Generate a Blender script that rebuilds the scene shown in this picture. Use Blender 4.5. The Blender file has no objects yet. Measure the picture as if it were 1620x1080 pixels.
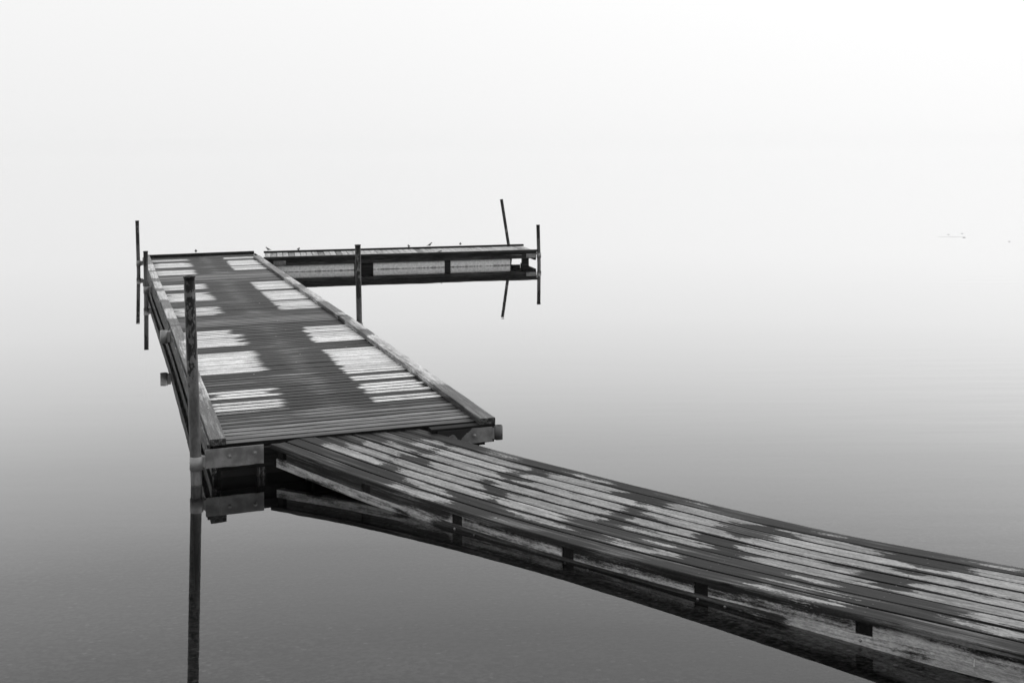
import bpy, bmesh, math, random
from mathutils import Vector, Matrix, noise
random.seed(7)
R = math.radians
scene = bpy.context.scene
col = scene.collection

# ------------------------------------------------------------------ camera
CAM_H = 2.07
cam_d = bpy.data.cameras.new("camera")
cam = bpy.data.objects.new("camera", cam_d); col.objects.link(cam)
cam_d.sensor_fit = 'HORIZONTAL'; cam_d.sensor_width = 36.0
cam_d.lens = 1803.0 / 1620.0 * 36.0
cam_d.shift_y = -(540.0 - 230.6) / 1620.0
cam_d.clip_start = 0.05; cam_d.clip_end = 4000
_r = 0.0085
c_, s_ = math.cos(_r), math.sin(_r)
cam.matrix_world = Matrix(((c_, s_, 0, 0), (0, 0, -1, 0), (-s_, c_, 0, CAM_H), (0, 0, 0, 1)))
scene.camera = cam

# ------------------------------------------------------------------ node helper
class NT:
    def __init__(s, tree):
        s.t = tree; tree.nodes.clear()
    def n(s, typ, ins=None, **kw):
        nd = s.t.nodes.new(typ)
        for k, v in kw.items(): setattr(nd, k, v)
        for k, v in (ins or {}).items(): s.set(nd, k, v)
        return nd
    def set(s, nd, k, v):
        sock = nd.inputs[k]
        if isinstance(v, bpy.types.NodeSocket): s.t.links.new(v, sock)
        else: sock.default_value = v
    def m(s, op, a, b=0.0, c=None, clamp=False):
        nd = s.t.nodes.new('ShaderNodeMath'); nd.operation = op; nd.use_clamp = clamp
        s.set(nd, 0, a); s.set(nd, 1, b)
        if c is not None: s.set(nd, 2, c)
        return nd.outputs[0]
    def mr(s, v, a, b, c=0.0, d=1.0, smooth=True):
        nd = s.t.nodes.new('ShaderNodeMapRange')
        nd.interpolation_type = 'SMOOTHSTEP' if smooth else 'LINEAR'
        for k, x in zip(('Value', 'From Min', 'From Max', 'To Min', 'To Max'), (v, a, b, c, d)): s.set(nd, k, x)
        return nd.outputs[0]
    def mix(s, f, a, b):
        nd = s.t.nodes.new('ShaderNodeMix'); nd.data_type = 'FLOAT'
        s.set(nd, 0, f); s.set(nd, 2, a); s.set(nd, 3, b)
        return nd.outputs[0]
    def noise(s, vec, scale, detail=3.0, rough=0.55, sv=None):
        if sv:
            vm = s.t.nodes.new('ShaderNodeVectorMath'); vm.operation = 'MULTIPLY'
            s.set(vm, 0, vec); vm.inputs[1].default_value = sv; vec = vm.outputs[0]
        nd = s.n('ShaderNodeTexNoise', {'Vector': vec, 'Scale': scale, 'Detail': detail, 'Roughness': rough})
        return nd.outputs['Fac']
    def grey(s, v):
        nd = s.t.nodes.new('ShaderNodeCombineColor')
        for i in range(3): s.set(nd, i, v)
        return nd.outputs[0]

# ------------------------------------------------------------------ world: bright fog, brighter overhead and to the right
SUN_EL, SUN_AZ = R(48), R(35)            # azimuth measured from +Y towards +X
world = bpy.data.worlds.new("World"); scene.world = world; world.use_nodes = True
w = NT(world.node_tree)
sky = w.n('ShaderNodeTexSky', sky_type='NISHITA', sun_disc=False, sun_elevation=SUN_EL, sun_rotation=SUN_AZ,
          air_density=1.0, dust_density=6.0, ozone_density=1.0)
skybw = w.n('ShaderNodeRGBToBW', {0: sky.outputs[0]}).outputs[0]
tc = w.n('ShaderNodeTexCoord')
sx = w.n('ShaderNodeSeparateXYZ', {0: tc.outputs['Generated']})
zc = w.m('MAXIMUM', sx.outputs[2], 0.0)
low = w.mr(zc, 0.0, 0.16, 9.05, 9.75, smooth=False)
high = w.mr(zc, 0.16, 1.0, 0.0, 6.0, smooth=False)
up = w.m('ADD', low, high)
right = w.mr(sx.outputs[0], -0.5, 0.6, 0.98, 1.10)
behind = w.mr(sx.outputs[1], -0.9, 0.55, 0.55, 1.0)
fog = w.m('MULTIPLY', w.m('MULTIPLY', up, right), behind)
tot = w.m('ADD', w.m('MULTIPLY', fog, 0.97), w.m('MULTIPLY', w.m('MINIMUM', skybw, 10.0), 0.03))
bg = w.n('ShaderNodeBackground', {'Color': w.grey(tot), 'Strength': 0.1})
wo = w.n('ShaderNodeOutputWorld', {'Surface': bg.outputs[0]})

# ------------------------------------------------------------------ sun, veiled by the fog
sun_d = bpy.data.lights.new("sun", 'SUN'); sun_d.energy = 0.5; sun_d.angle = R(28); sun_d.color = (1, 1, 1)
sun = bpy.data.objects.new("sun", sun_d); col.objects.link(sun)
sd = Vector((math.sin(SUN_AZ) * math.cos(SUN_EL), math.cos(SUN_AZ) * math.cos(SUN_EL), math.sin(SUN_EL)))
sun.rotation_euler = sd.to_track_quat('Z', 'Y').to_euler()
sun.location = (0, 0, 30)

vs = scene.view_settings
vs.view_transform = 'Standard'; vs.look = 'None'; vs.gamma = 1.0; vs.exposure = 0.0; vs.use_curve_mapping = False
scene.cycles.volume_bounces = 2
scene.cycles.transparent_max_bounces = 12

# ------------------------------------------------------------------ object helpers
def tag(o, label=None, cat=None, group=None, kind=None):
    if label: o['label'] = label
    if cat: o['category'] = cat
    if group: o['group'] = group
    if kind: o['kind'] = kind
    return o

def empty(name, loc, rz=0.0):
    o = bpy.data.objects.new(name, None); col.objects.link(o)
    o.empty_display_size = 0.1
    o.location = loc; o.rotation_euler = (0, 0, rz)
    return o

def link_mesh(name, verts, faces, mats, parent=None, smooth=False, attrs=None, fmat=None):
    me = bpy.data.meshes.new(name)
    me.from_pydata(verts, [], faces)
    if not isinstance(mats, (list, tuple)): mats = [mats]
    for m in mats: me.materials.append(m)
    if fmat: me.polygons.foreach_set('material_index', fmat)
    if smooth: me.polygons.foreach_set('use_smooth', [True] * len(me.polygons))
    for k, (typ, data) in (attrs or {}).items():
        a = me.attributes.new(k, typ, 'POINT')
        if typ == 'FLOAT_VECTOR':
            a.data.foreach_set('vector', [c for v in data for c in v])
        else:
            a.data.foreach_set('value', data)
    me.update()
    o = bpy.data.objects.new(name, me); col.objects.link(o)
    if parent: o.parent = parent
    return o

class Wood:
    """boards collected into one mesh; every vertex knows its grain coordinate, dryness and tone"""
    def __init__(s):
        s.v = []; s.f = []; s.gc = []; s.dry = []; s.tone = []; s.rnd = []; s.fm = []
    def board(s, fn, a0, a1, c0, c1, h1, t, seg=0.05, dry=None, tone=None, ch=0.004, na=3, rnd=None, wob=0.0, skew=None, edge_wet=0.0):
        """fn(a, c, h) -> local xyz; a runs along the grain, c across, h is the height of the top"""
        rnd = random.random() if rnd is None else rnd
        off = Vector((random.uniform(-50, 50), random.uniform(-50, 50), random.uniform(-50, 50)))
        wdt = c1 - c0; L = a1 - a0
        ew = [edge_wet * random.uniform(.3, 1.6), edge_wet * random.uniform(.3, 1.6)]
        n = max(1, int(round(L / seg)))
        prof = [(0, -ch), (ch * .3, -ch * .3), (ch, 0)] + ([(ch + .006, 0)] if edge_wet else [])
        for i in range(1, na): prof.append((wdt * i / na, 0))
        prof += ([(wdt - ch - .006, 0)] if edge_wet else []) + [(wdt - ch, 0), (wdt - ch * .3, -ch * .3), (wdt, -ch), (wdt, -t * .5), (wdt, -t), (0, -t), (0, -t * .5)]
        m = len(prof); base = len(s.v)
        for i in range(n + 1):
            a = a0 + L * i / n
            for (c, h) in prof:
                aa = a + (skew(c0 + c) if skew and i == 0 else 0)
                cc = c0 + c
                if wob:
                    e = 1 if c > wdt * .5 else -1
                    cc += wob * noise.noise(Vector((a * 2.3 + off.x, e * 9.0, off.y)))
                hh = h1 + h + wob * .6 * noise.noise(Vector((a * 1.7 + off.z, 3.0, off.x)))
                s.v.append(tuple(fn(aa, cc, hh)))
                s.gc.append((aa + off.x, c + off.y, h + off.z))
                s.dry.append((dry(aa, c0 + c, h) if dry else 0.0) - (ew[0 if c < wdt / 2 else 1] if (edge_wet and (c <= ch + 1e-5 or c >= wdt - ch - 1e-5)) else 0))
                s.tone.append((tone(aa, c0 + c, h) if tone else 0.5) - (1.0 if (edge_wet and (c <= ch + 1e-5 or c >= wdt - ch - 1e-5)) else 0))  # arris darkened as well, painting the shade of the gaps between boards
                s.rnd.append(rnd)
        for i in range(n):
            for j in range(m):
                k = (j + 1) % m
                s.f.append((base + i * m + j, base + i * m + k, base + (i + 1) * m + k, base + (i + 1) * m + j)); s.fm.append(0)
        s.f.append(tuple(base + j for j in reversed(range(m)))); s.fm.append(0)
        s.f.append(tuple(base + n * m + j for j in range(m))); s.fm.append(0)
    def dot(s, p, r, fn=None):
        """a nail head"""
        base = len(s.v)
        for k in range(6):
            q = (p[0] + r * math.cos(k * 1.047), p[1] + r * math.sin(k * 1.047), p[2])
            s.v.append(q); s.gc.append((0, 0, 0)); s.dry.append(0); s.tone.append(0); s.rnd.append(.5)
        s.f.append(tuple(base + k for k in range(6))); s.fm.append(1)
    def build(s, name, mat, parent, flip=False):
        f = [tuple(reversed(x)) for x in s.f] if flip else s.f
        o = link_mesh(name, s.v, f, [mat, M['nail']], parent,
                      attrs={'gc': ('FLOAT_VECTOR', s.gc), 'dry': ('FLOAT', s.dry), 'tone': ('FLOAT', s.tone), 'rnd': ('FLOAT', s.rnd)}, fmat=s.fm)
        bm = bmesh.new(); bm.from_mesh(o.data)
        bmesh.ops.recalc_face_normals(bm, faces=[q for q in bm.faces if q.material_index == 0])
        bm.to_mesh(o.data); bm.free()
        return o

def tube(path, radii, n=20, cap0=True, cap1=True):
    """lofted tube round a list of points; returns verts, faces"""
    vs_, fs = [], []
    for i, p in enumerate(path):
        p = Vector(p)
        q0 = Vector(path[max(i - 1, 0)]); q1 = Vector(path[min(i + 1, len(path) - 1)])
        d = (q1 - q0)
        if d.length < 1e-6: d = Vector((0, 0, 1))
        d.normalize()
        a = d.cross(Vector((0, 1, 0)) if abs(d.y) < .9 else Vector((1, 0, 0))).normalized(); b = d.cross(a)
        for k in range(n):
            t = 2 * math.pi * k / n
            vs_.append(tuple(p + (a * math.cos(t) + b * math.sin(t)) * radii[i]))
    for i in range(len(path) - 1):
        for k in range(n):
            l = (k + 1) % n
            fs.append((i * n + k, i * n + l, (i + 1) * n + l, (i + 1) * n + k))
    if cap0: fs.append(tuple(reversed(range(n))))
    if cap1: fs.append(tuple((len(path) - 1) * n + k for k in range(n)))
    return vs_, fs

# ------------------------------------------------------------------ materials
M = {}
def newmat(name):
    m = bpy.data.materials.new(name); m.use_nodes = True
    return m, NT(m.node_tree)

def wood(name, wet=(0.022, 0.075), damp=0.16, dryc=(0.5, 0.72), rough_wet=0.3, soft=0.08, amp=0.35, specks=0.0, dark_stain=0.0, gk=1.0, spec=.07, stretch=3.0):
    m, t = newmat(name)
    gc = t.n('ShaderNodeAttribute', attribute_name='gc').outputs['Vector']
    dry = t.n('ShaderNodeAttribute', attribute_name='dry').outputs['Fac']
    tone = t.n('ShaderNodeAttribute', attribute_name='tone').outputs['Fac']
    rnd = t.n('ShaderNodeAttribute', attribute_name='rnd').outputs['Fac']
    streak = t.noise(gc, 1.0, 4.0, .6, (stretch, 46.0, 46.0))
    grain = t.noise(gc, 1.0, 4.0, .7, (6.0, 150.0, 150.0))
    blot = t.noise(gc, 1.0, 3.0, .6, (9.0, 22.0, 22.0))
    fine = t.noise(gc, 1.0, 2.0, .7, (60.0, 140.0, 140.0))
    v = t.m('ADD', dry, t.m('MULTIPLY', t.m('SUBTRACT', streak, .5), amp * gk))
    v = t.m('ADD', v, t.m('MULTIPLY', t.m('SUBTRACT', grain, .5), amp * .55 * gk))
    v = t.m('ADD', v, t.m('MULTIPLY', t.m('SUBTRACT', blot, .5), amp * .45))
    v = t.m('ADD', v, t.m('MULTIPLY', t.m('SUBTRACT', fine, .5), amp * .42))
    d = t.mr(v, .5 - soft, .5 + soft)
    g = t.mr(t.m('ADD', t.m('MULTIPLY', streak, .6), t.m('MULTIPLY', grain, .4)), .33, .67)
    wetc = t.mix(g, wet[0], wet[1])
    tn = t.mr(t.m('ADD', tone, t.m('ADD', t.m('MULTIPLY', t.m('SUBTRACT', streak, .5), 1.7), t.m('MULTIPLY', t.m('SUBTRACT', grain, .5), 1.1))), .38, .8)
    wetc = t.mix(t.m('MULTIPLY', tn, .8), wetc, t.m('MULTIPLY', damp, t.mr(g, 0, 1, .35, 1.4)))
    wetc = t.m('MULTIPLY', wetc, t.mr(tone, -1.0, -.1, .12, 1.0, smooth=False))  # negative tone along the arris: gap shade painted into the wood colour
    wetc = t.m('MULTIPLY', wetc, t.mr(rnd, 0, 1, .5, 1.5, smooth=False))
    dc = t.m('MULTIPLY', t.mix(g, dryc[0], dryc[1]), t.mr(rnd, 0, 1, .84, 1.08, smooth=False))
    dc = t.m('MULTIPLY', dc, t.mr(blot, .32, .68, .82, 1.06))
    c = t.mix(d, wetc, dc)
    # grooves of dark weathered grain and knots
    dk = t.mr(grain, .56, .68, 0, .5)
    c = t.m('MULTIPLY', c, t.m('SUBTRACT', 1.0, dk))
    kv = t.n('ShaderNodeVectorMath', {0: gc}, operation='MULTIPLY'); kv.inputs[1].default_value = (3.0, 11.0, 11.0)
    kn = t.n('ShaderNodeTexVoronoi', {'Vector': kv.outputs[0], 'Scale': 1.0})
    kr = t.n('ShaderNodeSeparateColor', {0: kn.outputs['Color']}).outputs[1]
    kd = t.m('MULTIPLY', t.m('GREATER_THAN', kr, .72), t.mr(t.m('ADD', kn.outputs['Distance'], t.m('MULTIPLY', t.m('SUBTRACT', fine, .5), .06)), .05, .13, .75, 0.0))
    c = t.m('MULTIPLY', c, t.m('SUBTRACT', 1.0, kd))
    c = t.m('MULTIPLY', c, t.mr(fine, .32, .68, .8, 1.18))
    if dark_stain:
        st = t.noise(gc, 1.0, 4.0, .65, (5.0, 14.0, 14.0))
        c = t.m('MULTIPLY', c, t.mr(st, .45, .62, 1.0, 1.0 - dark_stain))
    if specks:
        vo = t.n('ShaderNodeTexVoronoi', {'Vector': gc, 'Scale': 16.0}, feature='F1')
        sz = t.n('ShaderNodeSeparateColor', {0: vo.outputs['Color']}).outputs[0]
        on = t.m('MULTIPLY', t.m('GREATER_THAN', sz, 1 - specks), t.m('LESS_THAN', t.m('ADD', vo.outputs['Distance'], t.m('MULTIPLY', fine, .12)), .14))
        c = t.mix(on, c, .75)
    rg = t.m('ADD', t.mix(d, rough_wet, .8), t.m('MULTIPLY', t.m('SUBTRACT', fine, .5), .25))
    bump = t.n('ShaderNodeBump', {'Strength': .35, 'Distance': .002, 'Height': t.m('ADD', t.m('MULTIPLY', grain, .7), t.m('MULTIPLY', fine, .3))})
    p = t.n('ShaderNodeBsdfPrincipled', {'Base Color': t.grey(c), 'Roughness': rg, 'Normal': bump.outputs[0]})
    p.inputs['Specular IOR Level'].default_value = spec
    t.n('ShaderNodeOutputMaterial', {'Surface': p.outputs[0]})
    M[name] = m
    return m

wood('deck_wood', wet=(.004, .03), damp=.15, dryc=(.58, .78), soft=.17, amp=.27, gk=.6, specks=.04, rough_wet=.45, stretch=2.2)
wood('arm_wood', wet=(.1, .2), damp=.25, dryc=(.36, .52), rough_wet=.38)
wood('edge_wood', wet=(.02, .07), damp=.11, dryc=(.42, .66), soft=.2, amp=.6, specks=.04)
wood('gangway_wood', wet=(.008, .035), damp=.105, dryc=(.2, .38), rough_wet=.5, soft=.07, amp=.85, stretch=1.5, specks=.03)
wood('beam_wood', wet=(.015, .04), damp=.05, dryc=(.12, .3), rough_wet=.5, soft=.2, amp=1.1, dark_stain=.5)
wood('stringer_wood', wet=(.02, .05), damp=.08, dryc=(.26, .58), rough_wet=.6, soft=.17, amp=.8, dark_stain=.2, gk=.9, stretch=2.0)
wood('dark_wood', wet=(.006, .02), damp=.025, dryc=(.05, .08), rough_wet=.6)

def simple(name, base, rough=.5, metallic=0.0, var=.3, scale=12.0, bump=.1):
    m, t = newmat(name)
    tc = t.n('ShaderNodeTexCoord').outputs['Object']
    n1 = t.noise(tc, scale, 5.0, .6); n2 = t.noise(tc, scale * 9, 3.0, .6)
    f = t.m('ADD', t.m('MULTIPLY', t.m('SUBTRACT', n1, .5), 2.0 * var), t.m('MULTIPLY', t.m('SUBTRACT', n2, .5), var))
    c = t.m('MULTIPLY', base, t.m('ADD', 1.0, f))
    b = t.n('ShaderNodeBump', {'Strength': bump, 'Distance': .003, 'Height': n2})
    p = t.n('ShaderNodeBsdfPrincipled', {'Base Color': t.grey(c), 'Roughness': rough, 'Metallic': metallic, 'Normal': b.outputs[0]})
    t.n('ShaderNodeOutputMaterial', {'Surface': p.outputs[0]})
    M[name] = m; return m
simple('nail', .03, .5)
simple('galvanised', .24, .5, .25, .35, 9.0)
simple('dark_steel', .09, .5, .1, .35, 9.0)
simple('bolt_metal', .22, .45, .4, .3, 30.0)
simple('concrete', .12, .9, 0, .5, 18.0, .6)
simple('leaf', .6, .6, 0, .2, 20.0)
simple('dark_float', .012, .8)  # near-black: shade under the dock is put into the float colour

def pole_mat():
    m, t = newmat('peeling_pole')
    tc = t.n('ShaderNodeTexCoord').outputs['Object']
    pt = t.n('ShaderNodeAttribute', attribute_name='paint').outputs['Fac']
    n1 = t.noise(tc, 16.0, 6.0, .68, (1.0, 1.0, .6)); n2 = t.noise(tc, 70.0, 3.0, .6, (1, 1, .5)); n3 = t.noise(tc, 3.0, 3.0, .6, (4, 4, 1))
    v = t.m('ADD', pt, t.m('MULTIPLY', t.m('SUBTRACT', n1, .5), 2.0))
    v = t.m('ADD', v, t.m('MULTIPLY', t.m('SUBTRACT', n2, .5), .25))
    d = t.mr(v, .47, .53)
    metal = t.m('MULTIPLY', .125, t.mr(n3, .3, .7, .55, 1.3))
    metal = t.m('MULTIPLY', metal, t.mr(n2, .3, .7, .8, 1.15))
    c = t.mix(d, metal, .012)
    b = t.n('ShaderNodeBump', {'Strength': .5, 'Distance': .0015, 'Height': d})
    p = t.n('ShaderNodeBsdfPrincipled', {'Base Color': t.grey(c), 'Roughness': t.mix(d, .55, .35), 'Normal': b.outputs[0]})
    p.inputs['Specular IOR Level'].default_value = .35
    t.n('ShaderNodeOutputMaterial', {'Surface': p.outputs[0]})
    M['pole'] = m
pole_mat()

def plate_mat():
    """grey painted steel; where the attribute 'paint' is low the coating has flaked to dark rust"""
    m, t = newmat('flaked_plate')
    tc = t.n('ShaderNodeTexCoord').outputs['Object']
    pt = t.n('ShaderNodeAttribute', attribute_name='paint').outputs['Fac']
    n1 = t.noise(tc, 26.0, 5.0, .6); n2 = t.noise(tc, 9.0, 4.0, .6)
    d = t.mr(t.m('ADD', pt, t.m('MULTIPLY', t.m('SUBTRACT', n1, .5), .9)), .47, .53)
    c = t.mix(d, .012, t.m('MULTIPLY', .20, t.mr(n2, .35, .65, .6, 1.25)))
    p = t.n('ShaderNodeBsdfPrincipled', {'Base Color': t.grey(c), 'Roughness': .5, 'Metallic': .15})
    t.n('ShaderNodeOutputMaterial', {'Surface': p.outputs[0]})
    M['plate'] = m
plate_mat()

def float_mat():
    m, t = newmat('stained_float')
    tc = t.n('ShaderNodeTexCoord').outputs['Object']
    z = t.n('ShaderNodeSeparateXYZ', {0: tc}).outputs[2]
    n1 = t.noise(tc, 22.0, 6.0, .7); n2 = t.noise(tc, 5.0, 4.0, .6, (1, 1, 6))
    s1 = t.m('ADD', t.m('MULTIPLY', t.m('SUBTRACT', n1, .5), .05), t.m('MULTIPLY', t.m('SUBTRACT', n2, .5), .04))
    d = t.mr(t.m('ADD', z, s1), .0, .02)
    c = t.mix(d, .2, t.m('MULTIPLY', .75, t.mr(n1, .3, .7, .75, 1.1)))
    p = t.n('ShaderNodeBsdfPrincipled', {'Base Color': t.grey(c), 'Roughness': .7})
    t.n('ShaderNodeOutputMaterial', {'Surface': p.outputs[0]})
    M['float'] = m
float_mat()

def bird_mat():
    m, t = newmat('bird_plumage')
    k = t.n('ShaderNodeAttribute', attribute_name='back').outputs['Fac']
    tc = t.n('ShaderNodeTexCoord').outputs['Object']
    n1 = t.noise(tc, 120.0, 3.0, .6)
    d = t.mr(t.m('ADD', k, t.m('MULTIPLY', t.m('SUBTRACT', n1, .5), .3)), .4, .6)
    c = t.mix(d, .5, .12)
    p = t.n('ShaderNodeBsdfPrincipled', {'Base Color': t.grey(c), 'Roughness': .8})
    t.n('ShaderNodeOutputMaterial', {'Surface': p.outputs[0]})
    M['bird'] = m
bird_mat()

def water_mat():
    m, t = newmat('still_water')
    geo = t.n('ShaderNodeNewGeometry')
    pos = geo.outputs['Position']
    n1 = t.noise(pos, 1.0, 3.0, .5, (.35, 2.2, 1.0))
    n2 = t.noise(pos, 1.0, 2.0, .5, (1.2, 5.0, 1.0))
    px = t.n('ShaderNodeSeparateXYZ', {0: pos}).outputs[0]
    n3 = t.noise(pos, 1.0, 2.0, .5, (.5, 3.6, 1.0)); n4 = t.noise(pos, 1.0, 1.0, .5, (.06, .16, 1.0))
    msk = t.m('MULTIPLY', t.mr(px, .5, 7.0), t.mr(n4, .42, .6))
    h = t.m('ADD', t.m('MULTIPLY', n1, .3), t.m('MULTIPLY', n2, .1))
    h = t.m('ADD', h, t.m('MULTIPLY', t.m('MULTIPLY', n3, 1.6), msk))
    b = t.n('ShaderNodeBump', {'Strength': 1.0, 'Distance': .0022, 'Height': h})
    lw = t.n('ShaderNodeLayerWeight', {'Blend': .5, 'Normal': b.outputs[0]})
    rp = t.n('ShaderNodeValToRGB', {'Fac': lw.outputs['Facing']})
    cr = rp.color_ramp; cr.interpolation = 'EASE' if False else 'LINEAR'
    pts = [(.0, .02), (.5, .055), (.61, .126), (.67, .205), (.748, .41), (.80, .605), (.852, .78), (.907, .90), (.962, .96), (1.0, 1.0)]
    while len(cr.elements) < len(pts): cr.elements.new(.5)
    for e, (x, v) in zip(cr.elements, pts): e.position = x; e.color = (v, v, v, 1)
    gl = t.n('ShaderNodeBsdfAnisotropic', {'Color': (1, 1, 1, 1), 'Roughness': .015, 'Normal': b.outputs[0]})
    tr = t.n('ShaderNodeBsdfTransparent', {'Color': (.43, .43, .43, 1)})
    mx = t.n('ShaderNodeMixShader', {0: rp.outputs[0], 1: tr.outputs[0], 2: gl.outputs[0]})
    t.n('ShaderNodeOutputMaterial', {'Surface': mx.outputs[0]})
    M['water'] = m
water_mat()

def bed_mat():
    m, t = newmat('silty_bed')
    pos = t.n('ShaderNodeNewGeometry').outputs['Position']
    z = t.n('ShaderNodeSeparateXYZ', {0: pos}).outputs[2]
    n1 = t.noise(pos, 3.0, 5.0, .6); n2 = t.noise(pos, 28.0, 5.0, .7); n3 = t.noise(pos, 9.0, 3.0, .6, (1, 2.2, 1))
    vo = t.n('ShaderNodeTexVoronoi', {'Vector': pos, 'Scale': 26.0})
    rn = t.n('ShaderNodeSeparateColor', {0: vo.outputs['Color']}).outputs[0]
    peb = t.m('MULTIPLY', t.m('GREATER_THAN', rn, .9), t.mr(vo.outputs['Distance'], .25, .4, 1.0, 0.0))
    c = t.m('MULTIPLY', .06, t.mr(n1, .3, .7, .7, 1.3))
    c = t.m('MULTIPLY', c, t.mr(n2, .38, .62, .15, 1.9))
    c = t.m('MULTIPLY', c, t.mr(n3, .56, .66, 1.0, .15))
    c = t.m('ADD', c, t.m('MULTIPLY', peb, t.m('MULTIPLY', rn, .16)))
    c = t.m('MULTIPLY', c, t.mr(z, -1.0, -.2, .25, 1.0))       # bed colour darker with depth down the slope
    p = t.n('ShaderNodeBsdfPrincipled', {'Base Color': t.grey(c), 'Roughness': .9})
    p.inputs['Specular IOR Level'].default_value = 0.1
    t.n('ShaderNodeOutputMaterial', {'Surface': p.outputs[0]})
    M['bed'] = m
bed_mat()

# ------------------------------------------------------------------ lake bed and water
def bed_z(x, y):
    k = y - 0.12 * x
    pts = [(-470, 3.0), (-20, 1.2), (0, .5), (1.6, .28), (2.9, 0.02), (4.4, -.26), (7, -.62), (14, -1.3), (40, -2.2), (447, -4.0)]
    for (a, b), (c, d) in zip(pts, pts[1:]):
        if k <= c:
            return b + (d - b) * max(0, (k - a)) / (c - a)
    return -4.0
def axis(lim):
    out = []; x = 0.0; st = .3
    while x < lim: out.append(x); x += st; st *= 1.16 if x > 6 else 1.0
    out.append(lim); return out
ax = axis(446.0); xs = sorted(set([-a for a in ax] + ax)); ys = xs
V, F = [], []
for y in ys:
    for x in xs:
        V.append((x, y, bed_z(x, y) + (.02 * noise.noise(Vector((x * 1.3, y * 1.3, 0))) if abs(x) < 30 and abs(y) < 30 else 0)))
nx = len(xs)
for j in range(len(ys) - 1):
    for i in range(nx - 1):
        F.append((j * nx + i, j * nx + i + 1, (j + 1) * nx + i + 1, (j + 1) * nx + i))
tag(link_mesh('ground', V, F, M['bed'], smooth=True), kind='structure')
tag(link_mesh('water', [(-445, -20, 0), (445, -20, 0), (445, 445, 0), (-445, 445, 0)], [(0, 1, 2, 3)], M['water']), kind='structure')

# ------------------------------------------------------------------ floating dock sections
def frame(o, a):
    a = R(a); v = (math.cos(a), math.sin(a)); return o, (v[1], -v[0]), v
def along(fr, u, v): return (fr[0][0] + fr[1][0] * u + fr[2][0] * v, fr[0][1] + fr[1][1] * u + fr[2][1] * v)
F1 = frame((-1.885, 7.06), 109.45)
F2 = frame(along(F1, 0, 4.885), 109.9)
F3 = frame(along(F2, 0, 4.415), 109.6)
W_ = 1.84; Z_DECK = .215; Z_COP = .26

def box_mesh(name, x0, x1, y0, y1, z0, z1, mat, parent, bev=.003, attr=None, sub=0):
    bm = bmesh.new()
    bmesh.ops.create_cube(bm, size=1.0)
    for v in bm.verts:
        v.co = Vector((x0 + (x1 - x0) * (v.co.x + .5), y0 + (y1 - y0) * (v.co.y + .5), z0 + (z1 - z0) * (v.co.z + .5)))
    if bev: bmesh.ops.bevel(bm, geom=bm.edges[:], offset=bev, segments=2, affect='EDGES')
    me = bpy.data.meshes.new(name); bm.to_mesh(me); bm.free(); me.materials.append(mat)
    o = bpy.data.objects.new(name, me); col.objects.link(o); o.parent = parent
    return o

def ring_sleeve(name, c, r, z0, z1, mat, parent, wall=.004, n=28):
    vs_, fs = [], []
    for (rr, z) in ((r, z0), (r, z1), (r - wall, z1), (r - wall, z0)):
        for k in range(n):
            t = 2 * math.pi * k / n; vs_.append((c[0] + rr * math.cos(t), c[1] + rr * math.sin(t), z))
    for i in range(4):
        for k in range(n):
            l = (k + 1) % n; j = (i + 1) % 4
            fs.append((i * n + k, i * n + l, j * n + l, j * n + k))
    o = link_mesh(name, vs_, fs, mat, parent, smooth=False)
    for p in o.data.polygons: p.use_smooth = p.index < n or (2 * n <= p.index < 3 * n)
    return o

def bolt(c, nrm, parent, r=.011):
    d = Vector(nrm).normalized(); p = Vector(c)
    v, f = tube([p - d * .002, p + d * .003, p + d * .003, p + d * .009, p + d * .012], [r * 1.35, r * 1.35, r, r * .85, r * .3], 12)
    return link_mesh('bolt', v, f, M['bolt_metal'], parent, smooth=False)

def plate(x0, x1, y, z0, z1, parent, flaked=None, th=.008, name='corner_bracket'):
    """upright steel plate facing -Y in section space, slightly wavy lower edge; grid carries the paint attribute"""
    nxp, nzp = 40, 14; vs_, fs, pa = [], [], []
    for side in (0, 1):
        for j in range(nzp + 1):
            for i in range(nxp + 1):
                a = i / nxp; b = j / nzp
                x = x0 + (x1 - x0) * a
                z = z0 + (z1 - z0) * b + (.0015 * math.sin(a * 9) + .001 * math.sin(a * 23)) * (1 - b)
                vs_.append((x, y if side == 0 else y + th, z))
                pa.append(flaked(a, b) if flaked else 1.5)
    n1 = (nxp + 1) * (nzp + 1); q = nxp + 1
    for j in range(nzp):
        for i in range(nxp):
            k = j * q + i
            fs.append((k, k + 1, k + q + 1, k + q)); fs.append((n1 + k, n1 + k + q, n1 + k + q + 1, n1 + k + 1))
    for i in range(nxp):
        fs.append((i, n1 + i, n1 + i + 1, i + 1)); k = nzp * q + i; fs.append((k, k + 1, n1 + k + 1, n1 + k))
    for j in range(nzp):
        k = j * q; fs.append((k, k + q, n1 + k + q, n1 + k)); k += nxp; fs.append((k, n1 + k, n1 + k + q, k + q))
    return link_mesh(name, vs_, fs, M['plate'], parent, attrs={'paint': ('FLOAT', pa)})

def float_block(x0, x1, y0, y1, z0, z1, parent, mat='float'):
    bm = bmesh.new(); bmesh.ops.create_cube(bm, size=1.0)
    for v in bm.verts:
        v.co = Vector((x0 + (x1 - x0) * (v.co.x + .5), y0 + (y1 - y0) * (v.co.y + .5), z0 + (z1 - z0) * (v.co.z + .5)))
    bmesh.ops.bevel(bm, geom=bm.edges[:], offset=.012, segments=3, affect='EDGES')
    me = bpy.data.meshes.new('float'); bm.to_mesh(me); bm.free(); me.materials.append(M[mat])
    o = bpy.data.objects.new('float', me); col.objects.link(o); o.parent = parent
    return o

def sstep(a, b, x):
    t = min(1, max(0, (x - a) / (b - a))); return t * t * (3 - 2 * t)

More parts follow.
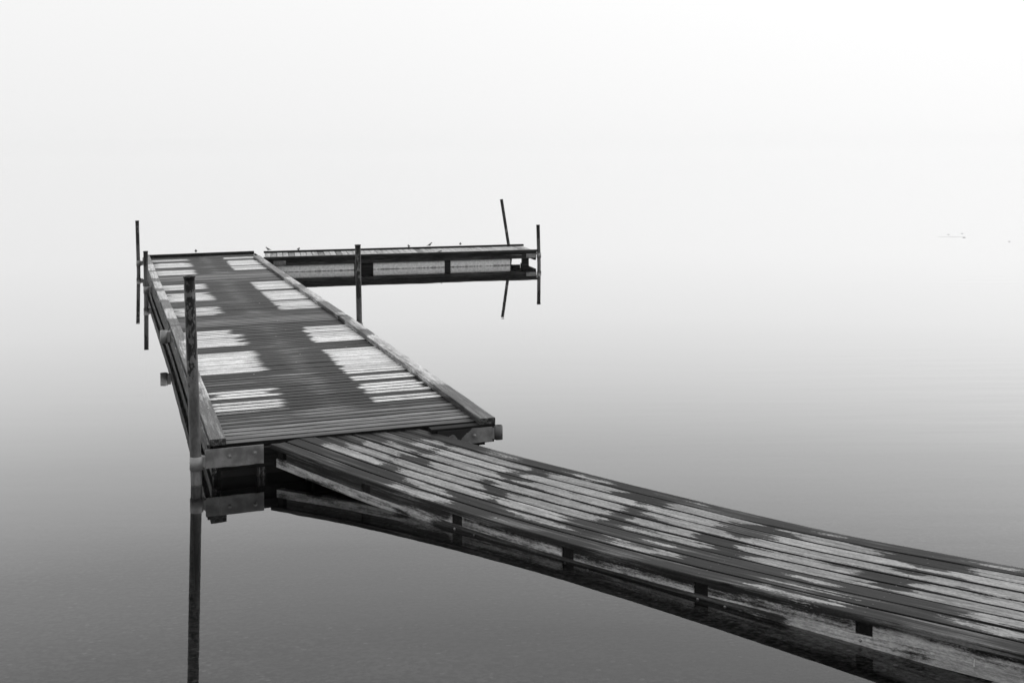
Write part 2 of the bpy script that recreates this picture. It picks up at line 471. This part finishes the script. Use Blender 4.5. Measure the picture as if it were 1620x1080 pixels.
def make_section(fr, ang, L, rects, label, pitch=.0995, width=W_, cop_dry=None, cop=((0.0, None), (0.0, None)), far_cop=False, near_cop=False, group='floating dock sections of the pier', deck_start=.055):
    root = empty('dock_section', (fr[0][0], fr[0][1], 0), R(ang - 90))
    tag(root, label, 'dock', group)
    fu = lambda a, c, h: (a, c, h)                   # grain across the dock (local x)
    fv = lambda a, c, h: (c, a, h)                   # grain along the dock (local y)
    W = Wood()
    n = int((L - deck_start - .01) / pitch); pitch = (L - deck_start - .01) / n
    for i in range(n):
        v0 = deck_start + i * pitch; vm = v0 + pitch / 2
        jit = [random.gauss(0, .010) for _ in range(8)]; weak = random.random()
        def dry(a, c, h, vm=vm, jit=jit, weak=weak):
            best = -.3
            for k, (u0, u1, w0, w1, s) in enumerate(rects):
                j = jit[k % 8] * 1.0
                dv = min(vm - w0, w1 - vm)
                if dv < -.08: continue
                du = min(a - u0 - j * .6, u1 + j - a)
                e = .5 + min(du / (.07 if u0 > 1 else .14), dv / .08) * .5
                e = min(e, s) - (.0 if weak > .14 else .28)
                if e > best: best = e
            return max(-.3, best)
        def tone(a, c, h, vm=vm):
            dm = 9
            for (u0, u1, w0, w1, s) in rects:
                dx = max(u0 - a, 0, a - u1); dy = max(w0 - vm, 0, vm - w1)
                dm = min(dm, math.hypot(dx, dy * 1.2))
            base = sstep(.06, .32, dm) * .52 + .05 + .12 * noise.noise(Vector((a * 2, vm * 3, 0)))
            if vm < .75: base += .35 * sstep(.75, .45, vm)
            return base
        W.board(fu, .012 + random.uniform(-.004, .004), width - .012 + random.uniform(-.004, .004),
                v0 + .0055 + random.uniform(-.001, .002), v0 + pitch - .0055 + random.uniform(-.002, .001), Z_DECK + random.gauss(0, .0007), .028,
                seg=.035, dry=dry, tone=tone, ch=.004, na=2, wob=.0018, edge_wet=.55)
        for xx in (.16, .62, 1.22, 1.7):
            if xx < width:
                for e in (.25, .75):
                    W.dot((xx + random.uniform(-.012, .012), v0 + pitch * e, Z_DECK + .0025), .0035)
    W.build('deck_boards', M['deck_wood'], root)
    # edge boards (raised coping) on both long sides
    for side in (0, 1):
        st, en = cop[side]; en = L if en is None else en
        if st is None: continue
        x0, x1 = (0, .098) if side == 0 else (width - .105, width)
        W = Wood()
        cd = cop_dry[side] if cop_dry else (lambda a: .3)
        W.board(fv, st + .006, en - .006, x0, x1, Z_COP, .04, seg=.05, dry=lambda a, c, h, cd=cd, x0=x0: cd(a) + .25 * (c - x0 - .05) / .1 * (1 if side else 1), tone=lambda a, c, h: .45, ch=.005, na=3, wob=.003)
        W.build('edge_board', M['edge_wood'], root)
        # spacer batten below the coping and the outer side beams
        W = Wood()
        xb = x0 + .012 if side == 0 else x1 - .05
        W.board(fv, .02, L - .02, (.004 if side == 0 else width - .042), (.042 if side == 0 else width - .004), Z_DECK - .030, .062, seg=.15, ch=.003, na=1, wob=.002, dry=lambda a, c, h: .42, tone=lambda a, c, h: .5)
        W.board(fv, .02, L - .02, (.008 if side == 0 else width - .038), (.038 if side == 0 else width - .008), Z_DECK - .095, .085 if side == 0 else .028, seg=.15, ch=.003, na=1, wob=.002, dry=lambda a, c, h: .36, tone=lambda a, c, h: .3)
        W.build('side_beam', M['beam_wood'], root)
        W = Wood()
        W.board(fv, .012, L - .012, (-.018 if side == 0 else width + .001), (-.001 if side == 0 else width + .018), Z_DECK + .018, .10, seg=.15, ch=.003, na=1, wob=.002, dry=lambda a, c, h: .40, tone=lambda a, c, h: .5)
        W.build('side_board', M['beam_wood'], root)
    # end beams
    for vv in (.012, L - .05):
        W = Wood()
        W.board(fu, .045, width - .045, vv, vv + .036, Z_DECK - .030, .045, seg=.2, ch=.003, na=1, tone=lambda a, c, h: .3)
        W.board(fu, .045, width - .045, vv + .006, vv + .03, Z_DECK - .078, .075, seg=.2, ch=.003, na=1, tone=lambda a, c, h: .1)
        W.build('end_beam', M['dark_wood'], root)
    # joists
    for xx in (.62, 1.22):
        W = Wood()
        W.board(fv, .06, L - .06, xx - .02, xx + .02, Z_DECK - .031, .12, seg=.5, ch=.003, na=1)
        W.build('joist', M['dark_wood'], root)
    if far_cop:
        W = Wood()
        W.board(fu, .0, width, L + .002, L + .10, Z_COP + .004, .05, seg=.1, ch=.004, na=2, tone=lambda a, c, h: .0, wob=.002)
        W.build('end_board', M['dark_wood'], root)
    # floats packed under the frame, coloured near-black to paint the underside shade
    nf = max(1, int(round(L / 1.5)))
    for k in range(nf):
        y0 = .085 + k * (L - .12) / nf
        for x0, x1 in ((.06, .60), (.645, 1.195), (1.245, width - .06)):
            float_block(x0, x1, y0, y0 + (L - .12) / nf - .04, -.25, .09, root, 'dark_float')
    return root

def gapfn(items, hi=.62, lo=.12):
    """dryness along a coping: bright stretches [a, b]"""
    def f(a):
        v = lo
        for (p, q) in items:
            v = max(v, lo + (hi - lo) * min(sstep(p - .12, p + .1, a), sstep(q + .12, q - .1, a)))
        return v + .08 * noise.noise(Vector((a * 4, items[0][0] * 7, 1)))
    return f

L1, L2, L3 = 4.87, 4.40, 3.70
rects1 = [(.02, .64, 3.70, 4.68, 1), (.02, .64, 2.30, 3.32, 1), (.1, .62, 1.36, 1.66, 1), (.1, .60, 1.06, 1.26, .62), (.1, .58, .92, 1.03, .7),
          (1.26, 1.82, 3.58, 4.62, 1), (1.25, 1.80, 1.98, 3.14, 1), (1.24, 1.77, 1.66, 1.88, 1), (1.23, 1.75, 1.18, 1.58, .9), (1.23, 1.73, .88, 1.07, .6)]
rects2 = [(.08, .66, 3.40, 4.05, 1), (.08, .64, 2.16, 3.02, 1), (.08, .62, .90, 1.56, 1),
          (1.27, 1.80, 2.97, 3.88, 1), (1.27, 1.79, 1.88, 2.80, 1), (1.27, 1.76, 1.04, 1.76, 1)]
rects3 = [(.1, .68, 2.95, 3.5, .62), (.1, .68, 1.95, 2.72, 1), (.1, .66, .86, 1.5, 1),
          (1.26, 1.78, 3.0, 3.3, .75), (1.25, 1.77, 1.88, 2.76, 1), (1.24, 1.73, 1.12, 1.74, .9)]
cop1 = (gapfn([(2.9, 3.9), (1.2, 2.1)], .45, .15), gapfn([(1.05, 3.55), (3.9, 4.6)], .62, .15))
cop2 = (gapfn([(3.3, 4.1), (2.1, 3.0), (.5, 1.3)], .75, .2), gapfn([(.05, .25), (1.2, 2.6), (3.0, 3.9)], .6, .2))
cop3 = (gapfn([(1.2, 2.2), (.1, 1.0)], .7, .25), gapfn([(0.02, .15), (1.5, 2.3)], .5, .25))
S1 = make_section(F1, 109.45, L1, rects1, 'nearest dock section, where the gangway lands, with the largest dry white patches', cop_dry=cop1, cop=((.02, None), (-.075, None)))
S2 = make_section(F2, 109.9, L2, rects2, 'middle one of the three dock sections in line', cop_dry=cop2, deck_start=.01)
S3 = make_section(F3, 109.6, L3, rects3, 'farthest of the three dock sections in line, ending in a dark board', cop_dry=cop3, cop=((0, None), (0, 2.95)), far_cop=True, deck_start=.01)

# side arm, its own long axis running right; local y along the arm
ARM_A = 12.2; ARM_L = 4.62; ARM_W = 1.2
adir = (math.cos(R(ARM_A)), math.sin(R(ARM_A)))
A0 = (-4.10, 18.83)
def arm_pt(a, b): return (A0[0] + adir[0] * a - adir[1] * b, A0[1] + adir[1] * a + adir[0] * b)
arm = empty('dock_section', (A0[0], A0[1], 0), R(ARM_A))
tag(arm, 'side arm of the pier running right across the water on pale stained floats', 'dock', 'floating dock sections of the pier')
W = Wood()
npk = 46; pk = ARM_L / npk
for i in range(npk):
    dr = random.choice([.3, .5, .7, .62, .55])
    W.board(lambda a, c, h: (c, a, h), .03, ARM_W - .03, i * pk + .004, (i + 1) * pk - .004, Z_DECK + .015 + random.gauss(0, .001), .028, seg=.06,
            dry=lambda a, c, h, dr=dr: dr, tone=lambda a, c, h: .8, ch=.004, na=1, wob=.001)
W.build('deck_boards', M['arm_wood'], arm)
for (b0, b1) in ((0.0, .09), (ARM_W - .09, ARM_W)):
    W = Wood(); W.board(lambda a, c, h: (a, c, h), -.02, ARM_L + .02, b0, b1, Z_COP, .03, seg=.1, tone=lambda a, c, h: .15, na=2, wob=.002)
    W.build('edge_board', M['dark_wood' if b0 > .5 else 'beam_wood'], arm)
for k, (b0, b1) in enumerate(((0.012, .05), (ARM_W - .05, ARM_W - .012))):
    W = Wood()
    W.board(lambda a, c, h: (a, c, h), 0, ARM_L, b0 - .004, b1, Z_COP - .032, .05, seg=.15, na=1, tone=lambda a, c, h: .3, wob=.002)
    W.board(lambda a, c, h: (a, c, h), .06, ARM_L - .04, b0 + .008, b1 - .004, Z_COP - .085, .062, seg=.15, na=1, tone=lambda a, c, h: .3, wob=.002)
    W.build('side_beam', M['beam_wood'], arm)
for a0 in (.0, ARM_L - .04):
    W = Wood(); W.board(lambda a, c, h: (c, a, h), .055, ARM_W - .055, a0 + .001, a0 + .038, Z_DECK - .016, .12, seg=.2, na=1)
    W.build('end_beam', M['dark_wood'], arm)
for (a0, a1) in ((.16, 1.475), (1.785, 3.015), (3.105, 4.16)):
    float_block(a0, a1, .05, ARM_W - .1, -.25, .108, arm)
for (a0, a1) in ((1.47, 1.79), (3.01, 3.11), (4.38, 4.49)):
    W = Wood(); W.board(lambda a, c, h: (a, c, h), a0, a1, .06, .16, .112, .30, seg=.1, na=1)
    W.build('post', M['dark_wood'], arm)
for (a0, a1) in ((.14, .34), (ARM_L - .19, ARM_L - .01)):
    pl = plate(a0, a1, -.006, .125, .195, arm)
    bolt((.5 * (a0 + a1), -.006, .16), (0, -1, 0), pl, .008)
ring_sleeve('pipe_sleeve', (ARM_L + .045, .03), .037, .115, .20, M['galvanised'], arm)
ring_sleeve('pipe_sleeve', (ARM_L - .20, ARM_W + .045), .037, .115, .20, M['galvanised'], arm)

# metal fittings of the first section
pl = plate(-.03, .325, -.006, .09, .207, S1)
for u in (.115, .27): bolt((u, -.006, .155 + (.006 if u > .2 else 0)), (0, -1, 0), pl)
sl = ring_sleeve('pipe_sleeve', (-.084, .005), .040, .088, .172, M['galvanised'], S1)
box_mesh('sleeve_tab', -.045, -.029, -.006, .04, .10, .165, M['galvanised'], S1)
def flk(a, b):
    d = (a - .40) * 5 - (b - .3) * 1.6
    blob = 1.0 - math.hypot((a - .26) / .09, (b - .38) / .30)
    return .5 + max(d, blob * 1.2)
pl2 = plate(1.44, 1.815, -.082, .105, .202, S1, flaked=flk)
bolt((1.69, -.082, .155), (0, -1, 0), pl2)
ring_sleeve('pipe_sleeve', (1.858, -.075), .030, .115, .205, M['dark_steel'], S1)
box_mesh('sleeve_tab', 1.815, 1.83, -.085, -.07, .12, .195, M['galvanised'], S1)
W = Wood()
W.board(lambda a, c, h: (a, c, h), 1.40, W_ - .002, -.072, .010, Z_DECK + .002, .038, seg=.1, na=1, tone=lambda a, c, h: .1)
W.board(lambda a, c, h: (a, c, h), 1.42, W_ - .01, -.070, .008, Z_DECK - .040, .075, seg=.1, na=1, tone=lambda a, c, h: .1)
W.build('end_block', M['dark_wood'], S1)
# short struts hanging under the front edge
for (u, v) in ((.285, .03), (.02, .05)):
    W = Wood(); W.board(lambda a, c, h: (c, h, a), -.12, .10, u, u + .055, v + .04, .04, seg=.05, na=1, dry=lambda a, c, h: .35, tone=lambda a, c, h: .7)
    W.build('strut', M['beam_wood'], S1)
# empty sleeve on the left flank, and the sleeves that hold the poles
def side_sleeve(root, u, v, z0=.10, z1=.195, r=.04):
    o = ring_sleeve('pipe_sleeve', (u, v), r, z0, z1, M['galvanised'], root)
    x0, x1 = (u + r - .003, -.0185) if u < 0 else (W_ + .0185, u - r + .003)
    box_mesh('sleeve_tab', x0, x1, v - .02, v + .02, z0 + .01, z1 - .01, M['galvanised'], root, .002)
side_sleeve(S1, -.083, 4.50, .147, .272, .036)
side_sleeve(S1, W_ + .085, 4.72, r=.036)
side_sleeve(S2, -.085, 4.16, r=.036)
side_sleeve(S3, -.085, L3 - .12, r=.036)

# ------------------------------------------------------------------ gangway, bowed, resting on the front edge of the first section
G0 = (-1.53, 7.16)
gang = empty('gangway', (G0[0], G0[1], 0), R(-40.0))
tag(gang, 'long sagging wooden gangway of lengthwise planks, from the dock to the lower right corner', 'gangway')
ZL = [(-.2, .222), (0, .212), (.8, .150), (1.6, .113), (2.3, .101), (3.0, .107), (3.5, .121), (4.0, .137), (4.5, .152), (6.4, .215)]
ZR = [(-.2, .225), (0, .212), (.5, .193), (1.1, .164), (1.7, .147), (2.3, .134), (3.0, .121), (3.5, .124), (4.0, .142), (4.5, .162), (6.4, .235)]
def cr(pts, s):
    for i in range(len(pts) - 1):
        if s <= pts[i + 1][0] or i == len(pts) - 2:
            p0 = pts[max(i - 1, 0)]; p1 = pts[i]; p2 = pts[i + 1]; p3 = pts[min(i + 2, len(pts) - 1)]
            h = p2[0] - p1[0]; t = (s - p1[0]) / h
            m1 = (p2[1] - p0[1]) / (p2[0] - p0[0]) * h; m2 = (p3[1] - p1[1]) / (p3[0] - p1[0]) * h
            return ((2*t**3 - 3*t*t + 1) * p1[1] + (t**3 - 2*t*t + t) * m1 + (-2*t**3 + 3*t*t) * p2[1] + (t**3 - t*t) * m2)
def gz(s, t):
    k = t / .9; return cr(ZL, s) * (1 - k) + cr(ZR, s) * k
gfn = lambda a, c, h: (a, c, gz(a, c) + h)
JO = [.06, .82, 1.54, 2.29, 3.05, 3.82, 4.6, 5.35, 6.1]
GL = 6.2
NP = 9; gp = .9 / NP
SK = .57
# pale dry stretches between the joists; the wet zones lie over the joists and along the outer planks
W = Wood()
rr = random.Random(21)
bands = [(.45, .75), (.84, 1.52), (1.58, 2.28), (2.36, 2.92), (3.05, 3.74), (3.92, 4.55), (4.75, 5.25), (5.4, 6.0)]
first = [9, 9, .22, .30, .40, .50, .58, .58, .60]
pl_str = [-.55, .35, .85, 1, 1, 1, 1, .95, -.1]
for i in range(NP):
    c0 = i * gp + .0025; c1 = (i + 1) * gp - .0025
    tongues = []
    for k, (s0, s1) in enumerate(bands):
        a = s0 + rr.uniform(-.12, .16) + (.08 if i < 3 else 0); b = s1 + rr.uniform(-.16, .13)
        if k == 0: a, b = first[i] + rr.uniform(-.03, .03), .74 + rr.uniform(-.03, .05)
        st = pl_str[i]
        if k == 1 and i == 1: st = .75
        if k == 3 and i in (2, 3): st = .55 if i == 3 else .2
        if k == 4 and i in (1, 2): st = .1
        if i == 0 and k in (1, 4): st = .5
        tongues.append((a, b, rr.uniform(-.6, .6), rr.uniform(0, 9), st))
    def dry(a, c, h, tongues=tongues, c0=c0, i=i):
        x = (c - c0) / (gp - .005); best = -.3
        for (s0, s1, lean, ph, st) in tongues:
            if a < s0 - .3 or a > s1 + .3: continue
            q0 = (a - s0) - .10 * lean * (x - .5) * 2 - .05 * noise.noise(Vector((x * 5, ph, 1)))
            q1 = (s1 - a) - .10 * lean * (x - .5) * 2 - .06 * noise.noise(Vector((x * 5, ph, 4)))
            m = min(q0, q1)
            # the tongue narrows towards its ends on one side of the plank
            edge = (x - .5) * (1 if lean > 0 else -1) + .5
            side_in = edge - .25 + m * 1.3
            other = 1.05 - edge + m * .2
            e = .5 + min(m / .12, side_in * 1.6, other * 1.6) * .45
            e = min(e, .95) - (1 - st) * .42 + (.24 if a < 2.9 else .42) * noise.noise(Vector((a * 3.4 + ph, x * 1.3, i * 3.0)))
            best = max(best, e)
        return best
    def tone(a, c, h):
        jn = min(abs(a - j) for j in JO)
        return .2 + .32 * sstep(.05, .35, jn) + .5 * noise.noise(Vector((a * 2.2, c * 23, 3)))
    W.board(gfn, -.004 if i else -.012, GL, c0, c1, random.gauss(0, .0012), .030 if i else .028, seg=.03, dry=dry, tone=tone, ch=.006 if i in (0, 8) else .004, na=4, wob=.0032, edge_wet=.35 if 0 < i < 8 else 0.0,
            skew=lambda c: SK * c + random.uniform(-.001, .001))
    for j in JO:
        for e in (.25, .75):
            cc = c0 + gp * e
            a = j + .03 + random.uniform(-.012, .012)
            if a > SK * cc + .03: W.dot((a, cc, gz(a, cc) + .0028), .0038)
# a few nails and a tilted bright scrap of metal stay in the planks' own mesh
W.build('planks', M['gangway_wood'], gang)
# stringers: continuous lower board and wet upper board with joist ends between
for side in (0, 1):
    t0, t1 = (.014, .052) if side == 0 else (.848, .886)
    W = Wood()
    def sd_(a, c, h):
        z = -h / .06
        return .50 + .22 * math.sin(a * 5.1 + 1.0) * .5 + .12 * sstep(.2, .8, z) - .18 * sstep(.55, .2, a)
    W.board(gfn, SK * t0 + .03, GL, t0 - .002, t1, -.088, .052, seg=.03, na=1, dry=lambda a, c, h: .74 - .62 * sstep(1.25, 1.75, a) * sstep(3.75, 3.2, a) + .3 * noise.noise(Vector((a * 1.6, h * 12, 2))) + .45 * noise.noise(Vector((a * 6.5, h * 45, 9))) - .5 * max(0, noise.noise(Vector((a * 1.1, 3, 7)))), tone=lambda a, c, h: .5, wob=.005, ch=.003)
    W.build('stringer', M['stringer_wood'], gang)
    prev = SK * t0 + .12
    W = Wood()
    for j in JO + [GL]:
        b = min(j - .002, GL)
        if b - prev > .1:
            W.board(gfn, prev, b, t0, t1, -.0315, .056, seg=.04, na=1,
                    dry=lambda a, c, h: (.12 if a < .8 else .32 if a < 1.5 else .56) + .4 * noise.noise(Vector((a * 2.1 + 5, h * 14, 5))) - 5.0 * max(0, .045 + h), tone=lambda a, c, h: .45, wob=.001, ch=.002)
        prev = j + .072
    W.build('upper_stringer', M['stringer_wood'], gang)
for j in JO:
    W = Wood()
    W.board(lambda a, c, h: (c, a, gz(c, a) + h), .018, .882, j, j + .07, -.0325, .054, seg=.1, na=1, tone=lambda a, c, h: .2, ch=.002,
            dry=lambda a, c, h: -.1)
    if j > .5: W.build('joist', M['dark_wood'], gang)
for j in JO[1:]:
    for da, dz in ((.16, -.115), (.02, -.112)):
        a = j + da
        v, f = tube([(a, .0135, gz(a, 0) + dz), (a, .009, gz(a, 0) + dz), (a, .006, gz(a, 0) + dz)], [.007, .007, .003], 10)
        link_mesh('bolt', v, f, M['bolt_metal'], gang)
v, f = tube([(4.30, .010, gz(4.3, 0) - .10), (4.30, .004, gz(4.3, 0) - .098), (4.302, .002, gz(4.3, 0) - .07)], [.0022, .0022, .0016], 8)
link_mesh('nail', v, f, M['leaf'], gang)
W = Wood()
W.board(lambda a, c, h: (SK * a + .03 + c, a, gz(SK * a + .03 + c, a) + h), .018, .882, 0, .05, -.0325, .054, seg=.1, na=1, tone=lambda a, c, h: .3, ch=.002)
W.build('end_joist', M['dark_wood'], gang)

# concrete footing under the shore end
W2 = []
bm = bmesh.new(); bmesh.ops.create_cube(bm, size=1.0)
for v in bm.verts:
    v.co = Vector((v.co.x * .9, v.co.y * 1.15, v.co.z * .34))
bmesh.ops.bevel(bm, geom=bm.edges[:], offset=.03, segments=3, affect='EDGES')
bmesh.ops.subdivide_edges(bm, edges=bm.edges[:], cuts=3, use_grid_fill=True)
for v in bm.verts:
    v.co += Vector((1, 1, 1)) * .012 * noise.noise(v.co * 9)
me = bpy.data.meshes.new('footing'); bm.to_mesh(me); bm.free(); me.materials.append(M['concrete'])
fo = bpy.data.objects.new('footing', me); col.objects.link(fo)
gd = Vector((math.cos(R(-40)), math.sin(R(-40)), 0)); gn = Vector((-gd.y, gd.x, 0))
p = Vector((G0[0], G0[1], 0)) + gd * 4.86 + gn * .47
fo.location = (p.x, p.y, -.16); fo.rotation_euler = (0, 0, R(-40 - 8))
tag(fo, 'rough grey concrete footing in the water under the shore end of the gangway', 'footing')

# ------------------------------------------------------------------ poles
def pole(base, top, r, label, paint_from, name='mooring_pole'):
    """base, top: world points; base is at the waterline and the pipe goes on down to the bed"""
    b = Vector(base); t = Vector(top); d = (t - b)
    L = d.length; du = d.normalized()
    depth = -bed_z(b.x, b.y) + .1
    n = 24; rows = []
    s = -depth / du.z
    ks = [s + (L - s) * i / 60 for i in range(61)]
    path = []; rad = []
    for k in ks[:-1]:
        path.append(du * k); rad.append(r * (1 + .012 * noise.noise(Vector((k * 3, b.x, 0)))))
    path += [du * (L - .012), du * (L - .010), du * L]; rad += [r, r * 1.12, r * 1.14]
    # open mouth of the pipe
    path += [du * (L + .0005), du * (L - .03)]; rad += [r * .88, r * .86]
    vs_, fs = [], []
    a = du.cross(Vector((0, 1, 0))).normalized(); c = du.cross(a)
    pa = []
    for pth, rr_ in zip(path, rad):
        for k in range(n):
            th = 2 * math.pi * k / n
            vs_.append(tuple(pth + (a * math.cos(th) + c * math.sin(th)) * rr_))
            z = pth.z
            pa.append(sstep(paint_from - .18, paint_from + .18, z) * .57 + (0.1 if z > top[2] - .1 else 0) + (1.5 if z < -.01 else 0))
    m = len(path)
    for i in range(m - 1):
        for k in range(n):
            l = (k + 1) % n; fs.append((i * n + k, i * n + l, (i + 1) * n + l, (i + 1) * n + k))
    fs.append(tuple((m - 1) * n + k for k in range(n))); fs.append(tuple(reversed(range(n))))
    o = link_mesh(name, vs_, fs, M['pole'], None, smooth=True, attrs={'paint': ('FLOAT', pa)})
    o.location = base
    bm = bmesh.new(); bm.from_mesh(o.data); bmesh.ops.recalc_face_normals(bm, faces=bm.faces[:]); bm.to_mesh(o.data); bm.free()
    tag(o, label, 'pole', 'steel mooring poles of the pier')
    return o
q = along(F1, -.084, .005)
pole((q[0], q[1], 0), (q[0] - .034, q[1], 1.285), .034, 'nearest pole, black paint peeling to bare metal, at the near left dock corner', .62)
q = along(F1, W_ + .085, 4.72)
pole((q[0] , q[1], 0), (q[0]- .012, q[1], 1.03), .030, 'black pole on the right side of the dock, in front of the side arm', .38)
q = along(F2, -.085, 4.16)
pole((q[0], q[1], 0), (q[0] - .004, q[1], .675), .030, 'short pole on the left side of the dock beside the far left corner pole', .42)
q = along(F3, -.085, L3 - .12)
pole((q[0], q[1], 0), (q[0] - .018, q[1], .865), .030, 'tall black pole at the far left dock corner, leftmost of all', .40)
q = arm_pt(ARM_L + .045, .03)
pole((q[0], q[1], 0), (q[0] - .012, q[1], .69), .031, 'upright speckled pole at the front right corner of the side arm', .36)
q = arm_pt(ARM_L - .20, ARM_W + .045)
pole((q[0] + .0, q[1], 0), (q[0] - .16, q[1], 1.085), .028, 'thin leaning pole behind the side arm, tilted to the left', .2)

# ------------------------------------------------------------------ small birds resting on the edge boards
def bird_mesh(crouch=0.0, name='bird'):
    """one continuous body: tail, rump, breast, neck, head and bill lofted as rings, legs joined in the same mesh; faces +X"""
    leg = .022 * (1 - crouch)
    # x, z, half width, half height
    R_ = [(-.075, .024, .002, .0015), (-.070, .025, .006, .002), (-.048, .029, .008, .0035), (-.034, .032, .012, .009), (-.018, .033, .018, .0165),
          (0, .036, .021, .020), (.014, .041, .020, .0195), (.024, .048, .016, .016), (.030, .055, .0135, .0125), (.037, .060, .0135, .0125),
          (.044, .061, .0115, .0105), (.050, .060, .006, .0055), (.054, .059, .0028, .0025), (.062, .0575, .0015, .0012), (.066, .057, .0004, .0004)]
    n = 12; vs_, fs, bk = [], [], []
    for (x, z, wx, hz) in R_:
        z = z - .036 + leg + .020
        for k in range(n):
            t = 2 * math.pi * k / n
            vs_.append((x, wx * math.cos(t), z + hz * math.sin(t)))
            bk.append(.5 + .6 * math.sin(t) + (.25 if x > .028 and math.sin(t) > -.3 else 0) + (.5 if x < -.04 else 0))
    m = len(R_)
    for i in range(m - 1):
        for k in range(n):
            l = (k + 1) % n; fs.append((i * n + k, (i + 1) * n + k, (i + 1) * n + l, i * n + l))
    fs.append(tuple(range(n))); fs.append(tuple((m - 1) * n + k for k in reversed(range(n))))
    for sy in (-1, 1):
        # legs with three forward toes
        for pts, rd in (([(0, sy * .008, leg + .006), (-.002, sy * .008, leg * .5), (.001, sy * .008, .001)], [.003, .0013, .0013]),
                        ([(.001, sy * .008, .0012), (.012, sy * .008, .0012)], [.0013, .0006]),
                        ([(.001, sy * .008, .0012), (.010, sy * .013, .0012)], [.0013, .0006]),
                        ([(.001, sy * .008, .0012), (-.008, sy * .008, .0012)], [.0013, .0006])):
            v, f = tube(pts, rd, 6); b = len(vs_)
            vs_ += v; fs += [tuple(b + q for q in g) for g in f]; bk += [1.0] * len(v)
        # folded wing as a shallow swelling attached to the flank, tip over the tail
        W_r = [(.018, .040, .004), (.008, .041, .010), (-.010, .038, .011), (-.030, .034, .007), (-.055, .030, .003), (-.064, .028, .001)]
        path = [(x, sy * (.0165 if x > -.02 else .010 if x > -.05 else .004), z - .036 + leg + .020) for (x, z, h) in W_r]
        v, f = tube(path, [h for (_, _, h) in W_r], 8); b = len(vs_)
        vs_ += [(x, y * 1.0, z) for (x, y, z) in v]; fs += [tuple(b + q for q in g) for g in f]; bk += [1.1] * len(v)
    o = link_mesh(name, vs_, fs, M['bird'], None, smooth=True, attrs={'back': ('FLOAT', bk)})
    bm = bmesh.new(); bm.from_mesh(o.data); bmesh.ops.recalc_face_normals(bm, faces=bm.faces[:]); bm.to_mesh(o.data); bm.free()
    return o
stand = bird_mesh(0.0)
sit = bird_mesh(.85)
def place(src, first, xy, z, rz, label, pitch=0.0, sc=1.0):
    o = src if first else src.copy()
    if not first: col.objects.link(o)
    o.location = (xy[0], xy[1], z); o.rotation_euler = (0, pitch, R(rz)); o.scale = (sc * .9,) * 3
    tag(o, label, 'bird', 'small birds resting on the pier')
    return o
f3 = lambda u: along(F3, u, L3 + .05)
zb = Z_COP + .0045; za = Z_COP + .0005
place(stand, True, f3(.86), zb, -78, 'small bird with dark cap alone on the dark end board of the dock')
ab = ARM_W - .045
place(stand, False, arm_pt(.05, ab), za, 172, 'pale standing bird facing left at the left tip of the side arm', -.15)
place(sit, True, arm_pt(.58, ab), za, -60, 'pale crouching bird on the side arm, left of the pole in front')
place(sit, False, arm_pt(2.53, ab), za, -100, 'small pale crouching bird just left of the dark standing bird')
place(stand, False, arm_pt(2.92, ab), za, 5, 'dark standing bird facing right with tail slanting down on the side arm', -.25, 1.02)
place(stand, False, arm_pt(3.47, ab), za, -88, 'bird with dark back and pale breast, rightmost of the birds on the side arm', 0, .95)
place(sit, False, arm_pt(2.93, .15), Z_DECK + .017, 8, 'dark bird lying low on the front edge of the side arm', 0, 1.02)

# ------------------------------------------------------------------ floating leaves far right
def leaf(name, loc, r, rz, label, sx=1.0):
    n = 18; vs_ = []; fs = []
    for z in (.003, -.002):
        vs_.append((0, 0, z + .002))
        for k in range(n):
            t = .18 + (2 * math.pi - .36) * k / (n - 1)
            q = r * (1 + .08 * math.sin(3 * t + rz))
            vs_.append((q * math.cos(t) * sx, q * math.sin(t), z + .001 * (1 + math.sin(2 * t + rz))))
    for k in range(n - 1):
        fs.append((0, k + 1, k + 2)); fs.append((n + 1, n + 3 + k, n + 2 + k)); fs.append((k + 1, n + 2 + k, n + 3 + k, k + 2))
    o = link_mesh(name, vs_, fs, M['leaf']); o.location = loc; o.rotation_euler = (0, 0, rz)
    tag(o, label, 'leaf', 'leaves floating on the water far right')
leaf('floating_leaf', (9.75, 25.5, .004), .022, .4, 'tiny grey floating leaf, leftmost speck on the water far right')
leaf('floating_leaf', (10.15, 25.75, .004), .022, 2.0, 'tiny grey floating leaf, farthest of the specks on the water far right')
leaf('floating_leaf', (9.78, 24.7, .004), .03, 1.0, 'largest grey floating leaf beside the drifting twig far right', 1.4)
leaf('floating_leaf', (10.28, 23.6, .004), .022, 3.0, 'tiny grey floating leaf near the right edge of the photo')
v, f = tube([(-.32, .05, .002), (-.15, .02, .003), (0, 0, .003), (.15, -.01, .003), (.25, 0, .002)], [.0008, .001, .0012, .001, .0008], 8)
tw = link_mesh('twig', v, f, M['leaf'], None, smooth=True); tw.location = (9.6, 24.85, 0)
tag(tw, 'thin pale twig drifting on the open water far right', 'twig')

# ------------------------------------------------------------------ haze: even fog over the whole lake
hm, t = newmat('fog_air')
vol = t.n('ShaderNodeVolumePrincipled', {'Color': (1, 1, 1, 1), 'Density': .0004, 'Anisotropy': .85})
t.n('ShaderNodeOutputMaterial', {'Volume': vol.outputs[0]})
bm = bmesh.new(); bmesh.ops.create_cube(bm, size=1.0)
for v in bm.verts: v.co = Vector((v.co.x * 900, v.co.y * 900, -5.2 if v.co.z < 0 else 5.0))
me = bpy.data.meshes.new('haze'); bm.to_mesh(me); bm.free(); me.materials.append(hm)
hz = bpy.data.objects.new('haze', me); col.objects.link(hz); hz.display_type = 'WIRE'
tag(hz, kind='stuff')
